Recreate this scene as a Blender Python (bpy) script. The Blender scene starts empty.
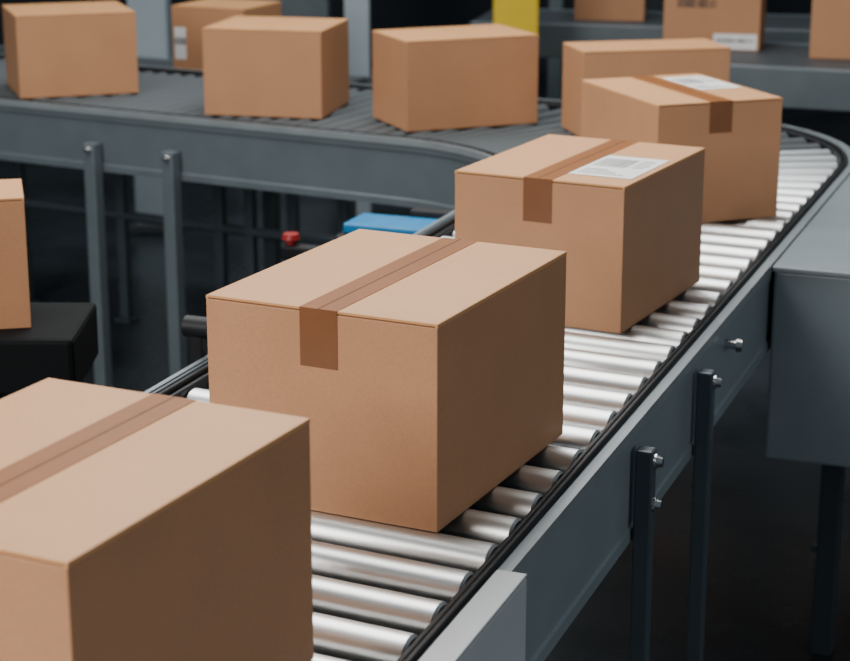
import bpy, bmesh, math, random
from mathutils import Vector, Matrix
random.seed(4)
COL=bpy.context.scene.collection
BELT=1.0
# ------------------------------------------------------------------ materials
def mat(name,col,rough=.5,metal=0.,var=.0,vscale=20.,bump=0.,bscale=200.,spec=.5,stretch=(1,1,1),coat=0,speck=0):
    m=bpy.data.materials.new(name);m.use_nodes=True
    nt=m.node_tree;b=nt.nodes['Principled BSDF']
    b.inputs['Base Color'].default_value=(*col,1);b.inputs['Roughness'].default_value=rough
    b.inputs['Metallic'].default_value=metal;b.inputs['Specular IOR Level'].default_value=spec
    b.inputs['Coat Weight'].default_value=coat
    tc=nt.nodes.new('ShaderNodeTexCoord');mp=nt.nodes.new('ShaderNodeMapping')
    mp.inputs['Scale'].default_value=stretch
    nt.links.new(tc.outputs['Object'],mp.inputs['Vector'])
    if var:
        n=nt.nodes.new('ShaderNodeTexNoise');n.inputs['Scale'].default_value=vscale;n.inputs['Detail'].default_value=6
        r=nt.nodes.new('ShaderNodeValToRGB')
        r.color_ramp.elements[0].position=.3;r.color_ramp.elements[1].position=.7
        r.color_ramp.elements[0].color=(*[c*(1-var) for c in col],1)
        r.color_ramp.elements[1].color=(*[min(1,c*(1+var)) for c in col],1)
        nt.links.new(mp.outputs[0],n.inputs['Vector']);nt.links.new(n.outputs['Fac'],r.inputs[0])
        out=r.outputs[0]
        if speck:
            n3=nt.nodes.new('ShaderNodeTexNoise');n3.inputs['Scale'].default_value=260;n3.inputs['Detail'].default_value=2
            nt.links.new(mp.outputs[0],n3.inputs['Vector'])
            mr=nt.nodes.new('ShaderNodeMapRange');mr.inputs['From Min'].default_value=.3;mr.inputs['From Max'].default_value=.7
            mr.inputs['To Min'].default_value=1-speck;mr.inputs['To Max'].default_value=1+speck
            nt.links.new(n3.outputs['Fac'],mr.inputs['Value'])
            vm=nt.nodes.new('ShaderNodeVectorMath');vm.operation='SCALE'
            nt.links.new(out,vm.inputs[0]);nt.links.new(mr.outputs[0],vm.inputs['Scale']);out=vm.outputs[0]
        nt.links.new(out,b.inputs['Base Color'])
        rr=nt.nodes.new('ShaderNodeMapRange');rr.inputs['To Min'].default_value=max(.03,rough*(1-var));rr.inputs['To Max'].default_value=min(1,rough*(1+var))
        nt.links.new(n.outputs['Fac'],rr.inputs['Value']);nt.links.new(rr.outputs[0],b.inputs['Roughness'])
    if bump:
        n2=nt.nodes.new('ShaderNodeTexNoise');n2.inputs['Scale'].default_value=bscale;n2.inputs['Detail'].default_value=3
        bp=nt.nodes.new('ShaderNodeBump');bp.inputs['Strength'].default_value=bump;bp.inputs['Distance'].default_value=.001
        nt.links.new(mp.outputs[0],n2.inputs['Vector']);nt.links.new(n2.outputs['Fac'],bp.inputs['Height'])
        nt.links.new(bp.outputs[0],b.inputs['Normal'])
    return m
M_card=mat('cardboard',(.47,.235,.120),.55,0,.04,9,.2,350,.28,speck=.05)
M_card_lit=mat('cardboard_lit',(.61,.305,.128),.46,0,.04,7,.15,350,.26,speck=.03)  # same cardboard as the body, paler to stand for light on the tops
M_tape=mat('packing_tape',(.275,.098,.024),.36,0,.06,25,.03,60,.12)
M_tape_shaded=mat('packing_tape_shaded',(.19,.072,.026),.36,0,.06,25,.03,60,.35)  # same tape, darkened to stand for shade on the hanging ends
M_seam=mat('tape_seam',(.13,.048,.013),.45,0,.08,25,.05,60,.08)
M_paper=mat('label_paper',(.8,.8,.8),.5,0,.03,30)
M_ink=mat('label_ink',(.03,.03,.035),.6,0,.05,30)
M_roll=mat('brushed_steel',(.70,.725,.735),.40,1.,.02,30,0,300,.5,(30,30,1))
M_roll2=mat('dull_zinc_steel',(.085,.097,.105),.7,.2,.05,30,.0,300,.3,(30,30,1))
M_cap=mat('roller_cap',(.03,.03,.034),.5,.1,.05,30)
M_black=mat('black_plastic',(.008,.009,.011),.5,0,.1,30,spec=.25)
M_blackm=mat('matt_black_steel',(.005,.006,.007),.75,0,.1,10,spec=.12)
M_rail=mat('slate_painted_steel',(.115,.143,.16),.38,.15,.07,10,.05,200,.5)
M_rail_lit=mat('slate_paint_lit',(.215,.258,.283),.36,.1,.05,10,.05,200,.5)  # rail paint lightened in colour, standing in for light on the outer panel
M_railedge=mat('edge_steel',(.27,.31,.33),.33,.3,.08,12)
M_lightgrey=mat('light_grey_steel',(.46,.49,.51),.4,.1,.06,8)
M_leg=mat('leg_steel',(.07,.092,.108),.4,.2,.1,8)
M_legd=mat('dark_leg_steel',(.04,.052,.062),.5,.2,.1,8)
M_bolt=mat('zinc_bolt',(.6,.6,.6),.25,1,.06,40)
M_belt=mat('belt_rubber',(.035,.042,.048),.55,0,.15,14)
M_blue=mat('blue_plastic',(.0,.20,.46),.4,0,.1,20)
M_red=mat('red_plastic',(.30,.012,.012),.4,0,.05,20)
M_yellow=mat('yellow_paint',(.75,.52,.02),.45,0,.08,6)
M_column=mat('column_paint',(.34,.41,.46),.5,0,.08,4)
M_dark=mat('dark_cabinet',(.03,.038,.044),.45,.1,.15,4)
M_floor=mat('floor_concrete',(.028,.035,.041),.28,0,.35,2.2,.1,40,spec=.45)
M_wall=mat('wall_paint',(.024,.032,.039),.7,0,.2,1.2)
# ------------------------------------------------------------------ helpers
def link(o): COL.objects.link(o); return o
def empty(name,loc,rz=0,label=None,cat=None,group=None):
    o=bpy.data.objects.new(name,None);o.empty_display_size=.1
    o.location=loc;o.rotation_euler=(0,0,rz)
    if label:o['label']=label
    if cat:o['category']=cat
    if group:o['group']=group
    return link(o)
def obj(name,bm,mats,parent=None,loc=(0,0,0),rot=(0,0,0),smooth=False):
    me=bpy.data.meshes.new(name)
    bmesh.ops.recalc_face_normals(bm,faces=bm.faces)
    bm.to_mesh(me);bm.free()
    for m in (mats if isinstance(mats,(list,tuple)) else [mats]): me.materials.append(m)
    if smooth:
        for p in me.polygons:p.use_smooth=True
        me.set_sharp_from_angle(angle=math.radians(40))
    o=bpy.data.objects.new(name,me);o.location=loc;o.rotation_euler=rot
    if parent:o.parent=parent
    return link(o)
def abox(bm,lo,hi,bev=0,mi=0,seg=2):
    t=bmesh.new()
    bmesh.ops.create_cube(t,size=1)
    for v in t.verts:
        v.co=Vector([lo[i]+(v.co[i]+.5)*(hi[i]-lo[i]) for i in range(3)])
    if bev: bmesh.ops.bevel(t,geom=t.edges[:]+t.verts[:],offset=bev,segments=seg,affect='EDGES',profile=.5)
    for f in t.faces:f.material_index=mi
    me=bpy.data.meshes.new('t');t.to_mesh(me);t.free();bm.from_mesh(me);bpy.data.meshes.remove(me)
def acyl(bm,p,q,r1,r2=None,seg=24,mi=0,cap=True):
    r2=r1 if r2 is None else r2
    p=Vector(p);q=Vector(q);d=q-p
    t=bmesh.new()
    bmesh.ops.create_cone(t,cap_ends=cap,segments=seg,radius1=r1,radius2=r2,depth=d.length)
    R=d.to_track_quat('Z','Y').to_matrix().to_4x4()
    bmesh.ops.transform(t,matrix=Matrix.Translation((p+q)/2)@R,verts=t.verts)
    for f in t.faces:f.material_index=mi
    me=bpy.data.meshes.new('t');t.to_mesh(me);t.free();bm.from_mesh(me);bpy.data.meshes.remove(me)
def sweep(bm,path,prof,side,mi=0):
    n=len(path);rings=[]
    for i,p in enumerate(path):
        a=path[max(i-1,0)];b=path[min(i+1,n-1)]
        d1=(Vector(p)-Vector(a));d2=(Vector(b)-Vector(p))
        if d1.length<1e-9:d1=d2
        if d2.length<1e-9:d2=d1
        d1.normalize();d2.normalize();t=(d1+d2).normalized()
        nn=Vector((t.y,-t.x))*side
        k=1/max(.3,t.dot(d1))
        rings.append([bm.verts.new((p[0]+nn.x*o*k,p[1]+nn.y*o*k,z)) for o,z in prof])
    m=len(prof)
    for i in range(n-1):
        for j in range(m):
            f=bm.faces.new((rings[i][j],rings[i][(j+1)%m],rings[i+1][(j+1)%m],rings[i+1][j]));f.material_index=mi
    for r in (rings[0],rings[-1]):
        f=bm.faces.new(r);f.material_index=mi
def rect(o0,o1,z0,z1): return [(o0,z0),(o1,z0),(o1,z1),(o0,z1)]
# ------------------------------------------------------------------ carton
def printing(bm,x0,y0,w,l,z):
    e=.0003
    x=x0+.08*w
    random.seed(11)
    while x<x0+.60*w:
        bw=random.choice([.0010,.0016,.0024]);
        abox(bm,(x,y0+.46*l,z),(x+bw,y0+.86*l,z+e));x+=bw+random.choice([.0026,.0042])
    for k in range(4):
        ww=random.uniform(.15,.24)*w
        abox(bm,(x0+.68*w,y0+(.50+.1*k)*l,z),(x0+.68*w+ww,y0+(.522+.1*k)*l,z+e))
    for k in range(3):
        abox(bm,(x0+.08*w,y0+(.10+.09*k)*l,z),(x0+(.80-.17*k)*w,y0+(.122+.09*k)*l,z+e))
def carton(origin,ang,w,l,h,label,tape=True,corner='left',lab=None,base=BELT,side_lab=None,group='cardboard boxes on the conveyors',hang=.085):
    c,s=math.cos(ang),math.sin(ang)
    ox,oy=origin
    if corner=='right': ox-=w*c;oy-=w*s
    cx=ox+(w*c-l*s)/2;cy=oy+(w*s+l*c)/2
    e=empty('cardboard_box',(cx,cy,base+.0006),ang,label,'box',group)
    X0,Y0=-w/2,-l/2
    bm=bmesh.new();abox(bm,(X0,Y0,0),(X0+w,Y0+l,h-.0055),.0016)
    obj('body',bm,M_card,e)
    for k in (0,1):
        bm=bmesh.new()
        t=.0035;g=.0006
        pr=[(0,h-.0056),(0,h-.0018),(.0005,h-.0005),(.0018,h),(w/2-g,h),(w/2-g,h-t),(.004,h-t),(.004,h-.0056)]
        vs=[]
        for y in (Y0+.0002,Y0+l-.0002):
            vs.append([bm.verts.new(((X0+px) if k==0 else (X0+w-px),y,pz)) for px,pz in pr])
        n=len(pr)
        for j in range(n): bm.faces.new((vs[0][j],vs[0][(j+1)%n],vs[1][(j+1)%n],vs[1][j]))
        bm.faces.new(vs[0]);bm.faces.new(vs[1])
        obj('flap',bm,M_card_lit,e)
    if tape:
        bm=bmesh.new();tw=.060;q=.0007
        abox(bm,(-tw/2,Y0-q,h),(tw/2,Y0+l+q,h+q))
        abox(bm,(-.0014,Y0-q,h+q*.5),(.0014,Y0+l+q,h+q*1.3),0,1)
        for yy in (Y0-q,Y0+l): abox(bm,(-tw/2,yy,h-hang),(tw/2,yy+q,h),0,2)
        obj('packing_tape',bm,[M_tape,M_seam,M_tape_shaded],e)
    if lab:
        lx,ly,lw,ll=lab
        bm=bmesh.new();abox(bm,(X0+lx,Y0+ly,h+.0008),(X0+lx+lw,Y0+ly+ll,h+.0013))
        L=obj('shipping_label',bm,M_paper,e)
        bm=bmesh.new();printing(bm,X0+lx,Y0+ly,lw,ll,h+.0013)
        obj('label_print',bm,M_ink,L)
    if side_lab:
        for (sx,sz,sw,sh,kind) in side_lab:
            y=Y0-.0006
            if kind!='ink':
                bm=bmesh.new();abox(bm,(X0+sx,y,sz),(X0+sx+sw,y+.0005,sz+sh))
                L=obj('shipping_label',bm,M_paper,e)
            bm=bmesh.new();random.seed(5)
            x=X0+sx+.08*sw
            while x<X0+sx+.9*sw:
                bw=random.choice([.003,.005,.008])
                lo,hi=(.25,.85) if kind=='ink' else (.45,.68)
                abox(bm,(x,y-.0004,sz+lo*sh),(x+bw,y,sz+hi*sh));x+=bw+random.choice([.003,.006])
            obj('label_print' if kind!='ink' else 'printed_marks',bm,M_ink,L if kind!='ink' else e)
    return e
D=math.radians
W,Ln,H=.368,.472,.302
carton((-.335,1.66),-.444,W,Ln,H,"closed brown cardboard box sealed with brown tape, beside another taped box",corner='right')
carton((.017,2.485),-.450,W,Ln,H,"closed brown cardboard box sealed with brown tape on steel rollers",corner='right')
carton((.372,3.495),-.474,.353,.454,.285,"taped brown cardboard box with white shipping label on top",corner='right',lab=(.209,.07,.13,.21))
carton((.544,4.42),D(20),.33,.43,.290,"taped brown cardboard box with white label, turned at conveyor curve",corner='left',lab=(.20,.17,.115,.21),hang=.075)
carton((.465,5.60),D(12),.455,.22,.258,"plain brown cardboard box behind a taped box on the curve",tape=False)
carton((-.054,5.718),D(22),.435,.297,.273,"plain brown cardboard box, turned slightly, on the cross conveyor",tape=False)
carton((-.324,5.956),-.215,.387,.345,.274,"plain brown cardboard box standing square on the cross conveyor",tape=False,corner='right')
carton((-1.355,6.36),D(19),.40,.36,.275,"plain brown cardboard box, turned, beside another plain box on cross conveyor",tape=False)
# ------------------------------------------------------------------ main conveyor
u=Vector((math.cos(D(69.3)),math.sin(D(69.3))));nrm=Vector((u.y,-u.x))
P0=Vector((-.0226,2.0967))-nrm*.007;WID=.728
Q0=P0-nrm*WID
b=Vector((math.cos(D(151.2)),math.sin(D(151.2))))
def inter(p,d,q,e):
    den=d.x*e.y-d.y*e.x
    t=((q.x-p.x)*e.y-(q.y-p.y)*e.x)/den
    return p+d*t
CO=inter(P0,u,Vector((1.,5.92)),b);CI=inter(Q0,u,Vector((-.287,5.745)),b)
def filleted(start,corner,R,end_len):
    turn=D(151.2-69.3);tl=R*math.tan(turn/2)
    t1=corner-u*tl
    c=t1+Vector((-u.y,u.x))*R
    pts=[start]
    n=36
    for i in range(n+1):
        a=turn*i/n
        v=(t1-c); pts.append(c+Vector((v.x*math.cos(a)-v.y*math.sin(a),v.x*math.sin(a)+v.y*math.cos(a))))
    pts.append(corner+b*end_len)
    return pts
S0=-1.35
RO,RI=.72,.62
PO=filleted(P0+u*S0,CO,RO,4.4);PI=filleted(Q0+u*S0,CI,RI,3.45)
def at(path,s):
    for i in range(len(path)-1):
        d=(path[i+1]-path[i]);
        if s<=d.length or i==len(path)-2: return path[i]+d.normalized()*s
        s-=d.length
conv=empty('roller_conveyor',(0,0,0),0,"long steel roller conveyor with slate side rails and a curve","conveyor")
OF=.048
def rail(path,side,m):
    bm=bmesh.new()
    pr=[(.027,.001),(.036,.001),(.036,.005),(OF,.005),(OF,-.030),(OF-.004,-.034),(OF-.004,-.172),(OF,-.176),(OF,-.197),(.027,-.197),(.027,-.191),(OF-.010,-.191),(OF-.010,-.005),(.027,-.005)]
    sweep(bm,path,[(o,z+BELT) for o,z in pr],side)
    obj('side_panel',bm,m,conv)
    bm=bmesh.new()
    def strip(o0,o1,z0,z1):
        r=(o1-o0)/2
        p=[(o0,z0),(o1,z0)]+[( (o0+o1)/2+r*math.cos(a),z1-r+r*math.sin(a)) for a in [math.pi*k/6 for k in range(7)]]
        sweep(bm,path,[(o_,z_+BELT) for o_,z_ in p],side)
    strip(.001,.013,-.05,.003);strip(.0155,.0265,-.05,.010)
    sweep(bm,path,[(o_,z_+BELT) for o_,z_ in rect(.0,.0268,-.06,-.045)],side)
    obj('guide_strip',bm,M_black,conv,smooth=True)
    bm=bmesh.new()
    sweep(bm,path,[(o_,z_+BELT) for o_,z_ in [(OF+.0005,-.012),(OF+.0035,-.012),(OF+.0035,.008),(OF-.006,.008),(OF-.006,.0055),(OF+.0005,.0055)]],side)
    obj('edge_trim',bm,M_railedge,conv)
rail(PO,1,M_rail_lit);rail(PI,-1,M_rail)
RR=.0295
def roller_mesh(name,L,r1,r2,m=None):
    bm=bmesh.new();g=.004
    acyl(bm,(0,0,g+.004),(0,0,L-g-.004),r1,r2,48,0,False)
    acyl(bm,(0,0,g),(0,0,g+.004),r1*.88,r1,48,0,False);acyl(bm,(0,0,L-g-.004),(0,0,L-g),r2,r2*.88,48,0,False)
    acyl(bm,(0,0,g+.0005),(0,0,g+.0015),r1*.88,r1*.88,48,1);acyl(bm,(0,0,L-g-.0015),(0,0,L-g-.0005),r2*.88,r2*.88,48,1)
    acyl(bm,(0,0,-.004),(0,0,L+.004),.006,.006,12,1)
    me=bpy.data.meshes.new(name);bmesh.ops.recalc_face_normals(bm,faces=bm.faces);bm.to_mesh(me);bm.free()
    me.materials.append(m or M_roll);me.materials.append(M_cap)
    for p in me.polygons:p.use_smooth=True
    me.set_sharp_from_angle(angle=math.radians(50))
    return me
def put_roller(pi,po,me,r1=RR,r2=RR):
    o=bpy.data.objects.new('roller',me)
    a=Vector((pi.x,pi.y,BELT-r1));c=Vector((po.x,po.y,BELT-r2))
    o.rotation_mode='QUATERNION';o.rotation_quaternion=(c-a).to_track_quat('Z','Y');o.location=a
    o.parent=conv;link(o)
SKEW=math.tan(D(6))*WID;PITCH=.104
s=.05
sI_end=(PI[1]-PI[0]).length
Ls=math.hypot(WID,SKEW);me_s=roller_mesh('roller',Ls,RR,RR)
while s+SKEW<sI_end:
    put_roller(at(PI,s+SKEW),at(PO,s),me_s);s+=PITCH
sA_o=s;sA_i=s+SKEW
arcI=RI*D(81.9);arcO=RO*D(81.9)
LI1=sI_end+arcI+.02
pB=at(PI,LI1)
foot=pB-Vector((-b.y,b.x))*WID
sO_endarc=(PO[1]-PO[0]).length+arcO
sB_o=sO_endarc+(foot-PO[-2]).dot(b)
nf=int((sB_o-sA_o)/.098)
for i in range(nf):
    k=i/nf
    pi_=at(PI,sA_i+(LI1-sA_i)*k);po_=at(PO,sA_o+(sB_o-sA_o)*k)
    r1=.018
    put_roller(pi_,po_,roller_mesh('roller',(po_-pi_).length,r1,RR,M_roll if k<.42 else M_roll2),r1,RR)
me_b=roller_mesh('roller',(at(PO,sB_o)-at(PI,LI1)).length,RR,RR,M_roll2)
k=0
while k*.0625<2.3:
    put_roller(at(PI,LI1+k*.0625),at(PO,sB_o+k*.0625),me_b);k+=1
def resample(path,s0,s1,n): return [at(path,s0+(s1-s0)*i/n) for i in range(n+1)]
bm=bmesh.new()
A=resample(PI,0,sA_i,12)+resample(PI,sA_i,LI1,16)[1:];B=resample(PO,0,sA_o,12)+resample(PO,sA_o,sB_o,16)[1:]
ra=[];rb=[]
for a_,b_ in zip(A,B):
    d=(b_-a_).normalized()*.012
    ra.append([bm.verts.new((a_.x+d.x,a_.y+d.y,z)) for z in (BELT-.072,BELT-.078)])
    rb.append([bm.verts.new((b_.x-d.x,b_.y-d.y,z)) for z in (BELT-.072,BELT-.078)])
for i in range(len(A)-1):
    bm.faces.new((ra[i][0],ra[i+1][0],rb[i+1][0],rb[i][0]));bm.faces.new((ra[i][1],rb[i][1],rb[i+1][1],ra[i+1][1]))
    bm.faces.new((ra[i][0],ra[i][1],ra[i+1][1],ra[i+1][0]));bm.faces.new((rb[i][0],rb[i+1][0],rb[i+1][1],rb[i][1]))
for i in (0,len(A)-1): bm.faces.new((ra[i][0],rb[i][0],rb[i][1],ra[i][1]))
obj('gap_shade_sheet',bm,M_blackm,conv)  # added dark sheet, stands for shade in the gaps between rollers
def leg(pt,ang,top,parent=conv,size=.030,base=0.,m=None,nb=1):
    g=bmesh.new();h=size/2
    abox(g,(-h,-h,base+.012),(h,h,top),.004)
    abox(g,(-h*1.9,-h*1.9,base),(h*1.9,h*1.9,base+.012),.003)
    o=obj('leg',g,m or M_leg,parent,(pt.x,pt.y,0),(0,0,ang))
    for k in range(nb):
        z=top-.02-.075*k
        g=bmesh.new()
        acyl(g,(h,0,z),(h+.004,0,z),.013,.013,20)
        acyl(g,(h+.004,0,z),(h+.014,0,z),.011,.008,20)
        obj('bolt',g,M_bolt,o,smooth=True)
    return o
uo=lambda s,o:P0+u*s+nrm*o
ar=D(69.3)-math.pi/2
LO=OF+.019
for sy,t_,n_ in ((-.9,.1,1),(.1,.1,1),(.925,.035,2),(1.37,.03,1),(3.0,.1,1)):
    leg(uo(sy,LO),ar,BELT-t_,nb=n_)
for sy in (-.6,.45,1.5,2.3):
    leg(Q0+u*sy-nrm*LO,ar+math.pi,BELT-.10)
bn=Vector((b.y,-b.x))
a2=D(151.2)
for sx in (1.357,1.668,2.6):
    leg(CI+b*sx-bn*(OF+.0265),a2+math.pi/2,BELT-.10,size=.044,m=M_rail,nb=1)
for sx in (1.9,2.12,2.308,2.443,2.9,3.4):
    leg(CO+b*sx+bn*(OF+.0215),a2-math.pi/2,BELT-.10,m=M_leg,size=.038)
def member(a,c,z=BELT-.15,r=.016):
    bm=bmesh.new();acyl(bm,(a.x,a.y,z),(c.x,c.y,z),r,None,12);obj('cross_member',bm,M_leg,conv,smooth=True)
for sy in (-.9,.1,1.02,2.0,3.0):
    member(uo(sy,.03),uo(sy,-WID-.03))
for sx in (1.5,2.3,2.95):
    a=CI+b*sx-bn*.03;member(a,a+bn*(WID+.06))
member(CO+b*1.9+bn*(OF+.02),CO+b*3.4+bn*(OF+.02),.42,.02)
def railbox(name,s0,s1,o0,o1,z0,z1,m,parent,bev=.004):
    bm=bmesh.new();abox(bm,(0,o0,z0),(s1-s0,o1,z1),bev)
    a=math.atan2(u.y,u.x)
    for v in bm.verts: v.co.y=-v.co.y
    p=uo(s0,0)
    return obj(name,bm,m,parent,(p.x,p.y,0),(0,0,a))
bm=bmesh.new()
L_=.26+1.2
abox(bm,(0,OF+.005,BELT-.34),(L_,OF+.028,BELT+.007),.003);abox(bm,(0,.034,BELT+.0085),(L_,OF+.028,BELT+.012),.0015)
for v in bm.verts: v.co.y=-v.co.y
p=uo(-1.2,0)
c=obj('side_cover',bm,M_lightgrey,conv,(p.x,p.y,0),(0,0,math.atan2(u.y,u.x)))
c['label']='light grey steel side cover'
for sy in (1.64,):
    p=uo(sy,OF-.004)
    bm=bmesh.new();d=Vector((nrm.x,nrm.y,0))
    a=Vector((p.x,p.y,BELT-.055));acyl(bm,a,a+d*.024,.009,None,16);acyl(bm,a+d*.024,a+d*.036,.014,.012,16)
    obj('adjustment_knob',bm,M_bolt,conv,smooth=True)
# right housing
hs=empty('chute_housing',(*uo(2.2,.3),0),0,"slate steel chute housing standing beside the conveyor rail","machine housing")
def hchild(o): 
    o.parent=hs;o.location=o.location-Vector(hs.location)
    return o
hchild(railbox('housing_body',2.08,3.4,OF+.008,.55,BELT-.44,BELT-.008,M_rail_lit,None,.006))
hchild(railbox('top_lid',2.07,3.4,OF+.005,.555,BELT-.008,BELT+.004,M_rail_lit,None,.003))
for s_,o_ in ((2.3,.15),(3.2,.15),(2.3,.45),(3.2,.45)):
    hchild(railbox('support_leg',s_,s_+.05,o_,o_+.05,0,BELT-.44,M_legd,None,.004))
# ------------------------------------------------------------------ other conveyors
def belt_conveyor(origin,ang,L,Wd,label,top=BELT):
    e=empty('belt_conveyor',(origin[0],origin[1],0),ang,label,'conveyor')
    bm=bmesh.new();abox(bm,(0,.04,top-.03),(L,Wd-.04,top),.012,0,3);obj('belt',bm,M_belt,e)
    for y in (0,Wd-.036):
        bm=bmesh.new();abox(bm,(0,y,top-.15),(L,y+.036,top+.0),.004);obj('side_rail',bm,M_rail,e)
    for x in (.08,L-.13):
        for y in (.0,Wd-.05):
            bm=bmesh.new();abox(bm,(x,y,.01),(x+.05,y+.05,top-.15),.004);abox(bm,(x-.02,y-.02,0),(x+.07,y+.07,.012),.003)
            obj('leg',bm,M_legd,e)
    return e
belt_conveyor((-2.9,8.2),D(-28.8),2.75,.6,"dark belt conveyor running behind the cross conveyor",top=BELT-.07)
belt_conveyor((1.0,7.23),D(-20.7),3.0,.75,"slate grey belt conveyor carrying printed cardboard boxes")
belt_conveyor((.2,8.55),D(-12),3.0,.6,"dark belt conveyor along the hall with one small box")
carton((-.96,7.28),D(-24),.31,.3,.28,"brown cardboard box with small white side label, behind cross conveyor",tape=False,base=BELT-.07,side_lab=[(.01,.08,.05,.12,'w')])
carton((.67,8.62),D(-8),.31,.3,.22,"small brown cardboard box on dark belt conveyor",tape=False)
carton((.95,7.65),D(-14),.38,.3,.27,"brown cardboard box with printed marks and white side label",tape=False,side_lab=[(.04,.15,.18,.06,'ink'),(.2,.005,.17,.06,'w')])
carton((1.48,7.36),D(-14),.38,.3,.25,"brown cardboard box at edge of slate belt conveyor",tape=False)
# black stand carrying a box
st=empty('transfer_stand',(-1.0,3.68,0),0,"low black transfer stand holding a cardboard box","machine stand")
bm=bmesh.new();abox(bm,(-.6,-.22,BELT-.115),(.335,.06,BELT-.0),.01);abox(bm,(-.6,-.2,BELT-.16),(.25,.05,BELT-.11),.006);obj('table',bm,M_blackm,st)
for x in (-.5,.18):
    bm=bmesh.new();abox(bm,(x,-.12,0),(x+.06,-.06,BELT-.15),.004);obj('leg',bm,M_blackm,st)
carton((-.758,3.54),D(13),W,.19,.255,"brown cardboard box resting on low black stand",corner='right',tape=False)
# drive unit
du=empty('drive_unit',(*(Q0+u*2.4-nrm*(OF+.006)),0),0,"low black drive unit with blue cover and red stop button","machine part")
def dbox(name,s0,s1,o0,o1,z0,z1,m,bev=.005):
    bm=bmesh.new();abox(bm,(s0,o0,z0),(s1,o1,z1),bev)
    a=math.atan2(u.y,u.x);return obj(name,bm,m,du,(0,0,0),(0,0,a))
dbox('mounting_plate',-.02,.14,0,.012,BELT-.2,BELT-.02,M_black)
dbox('motor_housing',.0,.17,.012,.35,BELT-.16,BELT-.095,M_black,.015)
dbox('blue_cover',.03,.165,.016,.33,BELT-.095,BELT-.068,M_blue)
dbox('control_box',.165,.21,.05,.20,BELT-.14,BELT-.05,M_black,.006)
dbox('button_arm',.03,.07,.35,.51,BELT-.18,BELT-.14,M_black,.008)
bm=bmesh.new();acyl(bm,(0,0,0),(0,0,.014),.014,None,20);acyl(bm,(0,0,.014),(0,0,.028),.024,.02,24)
pp=(Vector((-nrm.x,-nrm.y))*.485+u*.05);obj('stop_button',bm,M_red,du,(pp.x,pp.y,BELT-.14),smooth=True)
# sensor bracket on left rail
sb=empty('sensor_bracket',(*(Q0+u*1.02-nrm*(OF+.02)),0),0,"black plastic sensor bracket clamped to the inner rail","sensor")
bm=bmesh.new();abox(bm,(-.014,-.012,BELT-.08),(.014,.012,BELT+.05),.004);obj('post',bm,M_black,sb,rot=(0,0,ar))
bm=bmesh.new();acyl(bm,(-.022,0,BELT+.06),(.028,0,BELT+.06),.02,None,20);obj('sensor_head',bm,M_black,sb,rot=(0,0,ar),smooth=True)
# ------------------------------------------------------------------ background
def simple(name,x0,x1,y0,y1,z0,z1,m,label,cat):
    e=empty(name,((x0+x1)/2,(y0+y1)/2,z0),0,label,cat)
    bm=bmesh.new();abox(bm,(x0-e.location.x,y0-e.location.y,0),(x1-e.location.x,y1-e.location.y,z1-z0),.01)
    obj('body',bm,m,e)
    bm=bmesh.new();abox(bm,(x0-e.location.x-.04,y0-e.location.y-.04,0),(x1-e.location.x+.04,y1-e.location.y+.04,.05),.01)
    obj('base_plate',bm,M_dark,e)
    return e
simple('support_column',-1.35,-1.17,8.7,8.86,0,3.4,M_column,"grey blue painted steel column behind the boxes","column")
simple('support_column',.62,.69,9.6,9.7,0,3.4,M_rail,"slate steel column","column")
simple('support_column',.5,.55,9.9,10.0,0,3.4,M_rail,"slate steel column","column")
simple('support_column',-.35,-.24,8.3,8.4,0,3.4,M_column,"grey blue painted steel column behind the boxes","column")
simple('safety_barrier',.285,.47,7.95,8.1,0,1.6,M_yellow,"yellow painted safety post","safety post")
simple('control_cabinet',.9,1.5,11,11.5,0,2.4,M_dark,"dark steel control cabinet","cabinet")
simple('control_cabinet',-1.0,-.5,10,10.5,0,2.0,M_rail,"slate steel control cabinet","cabinet")
# ------------------------------------------------------------------ shell
bm=bmesh.new();abox(bm,(-9,-3,-.1),(9,14,0));f=obj('floor',bm,M_floor);f['kind']='structure'
bm=bmesh.new();abox(bm,(-9,14,0),(9,14.2,6));f=obj('wall_back',bm,M_wall);f['kind']='structure'
# ------------------------------------------------------------------ lights
def area(name,loc,target,sx,sy,e,col):
    L=bpy.data.lights.new(name,'AREA');L.shape='RECTANGLE';L.size=sx;L.size_y=sy;L.energy=e;L.color=col
    o=bpy.data.objects.new(name,L);o.location=loc
    o.rotation_euler=(Vector(target)-Vector(loc)).to_track_quat('-Z','Y').to_euler();return link(o)
area('left_fill',(-.6,4.7,4.3),(-.05,3.4,1),3.6,2.8,245,(1,.97,.92))
area('left_fill',(-3.0,.2,3.0),(0,3,1.1),2.0,2.0,200,(1,.96,.91))  # unseen fill added from camera left to brighten the box fronts
area('right_fill',(3.4,.6,1.7),(.3,3.0,.9),1.6,1.6,26,(.96,.97,1))  # unseen fill added at right front to lift right faces and side panel
area('left_fill',(.0,8.2,4.2),(0,6.6,1),4,1.6,95,(.92,.97,1))
w=bpy.data.worlds.new('world');bpy.context.scene.world=w;w.use_nodes=True
w.node_tree.nodes['Background'].inputs[0].default_value=(.5,.62,.7,1);w.node_tree.nodes['Background'].inputs[1].default_value=.22
# ------------------------------------------------------------------ camera
cd=bpy.data.cameras.new('camera');cam=bpy.data.objects.new('camera',cd);link(cam)
cd.sensor_width=36;cd.sensor_fit='HORIZONTAL';cd.lens=1909/850*36
cam.location=(0,0,BELT+1)
cam.rotation_euler=(math.radians(90-15.85),0,0)
cd.dof.use_dof=True;cd.dof.focus_distance=2.9;cd.dof.aperture_fstop=6.3
bpy.context.scene.camera=cam
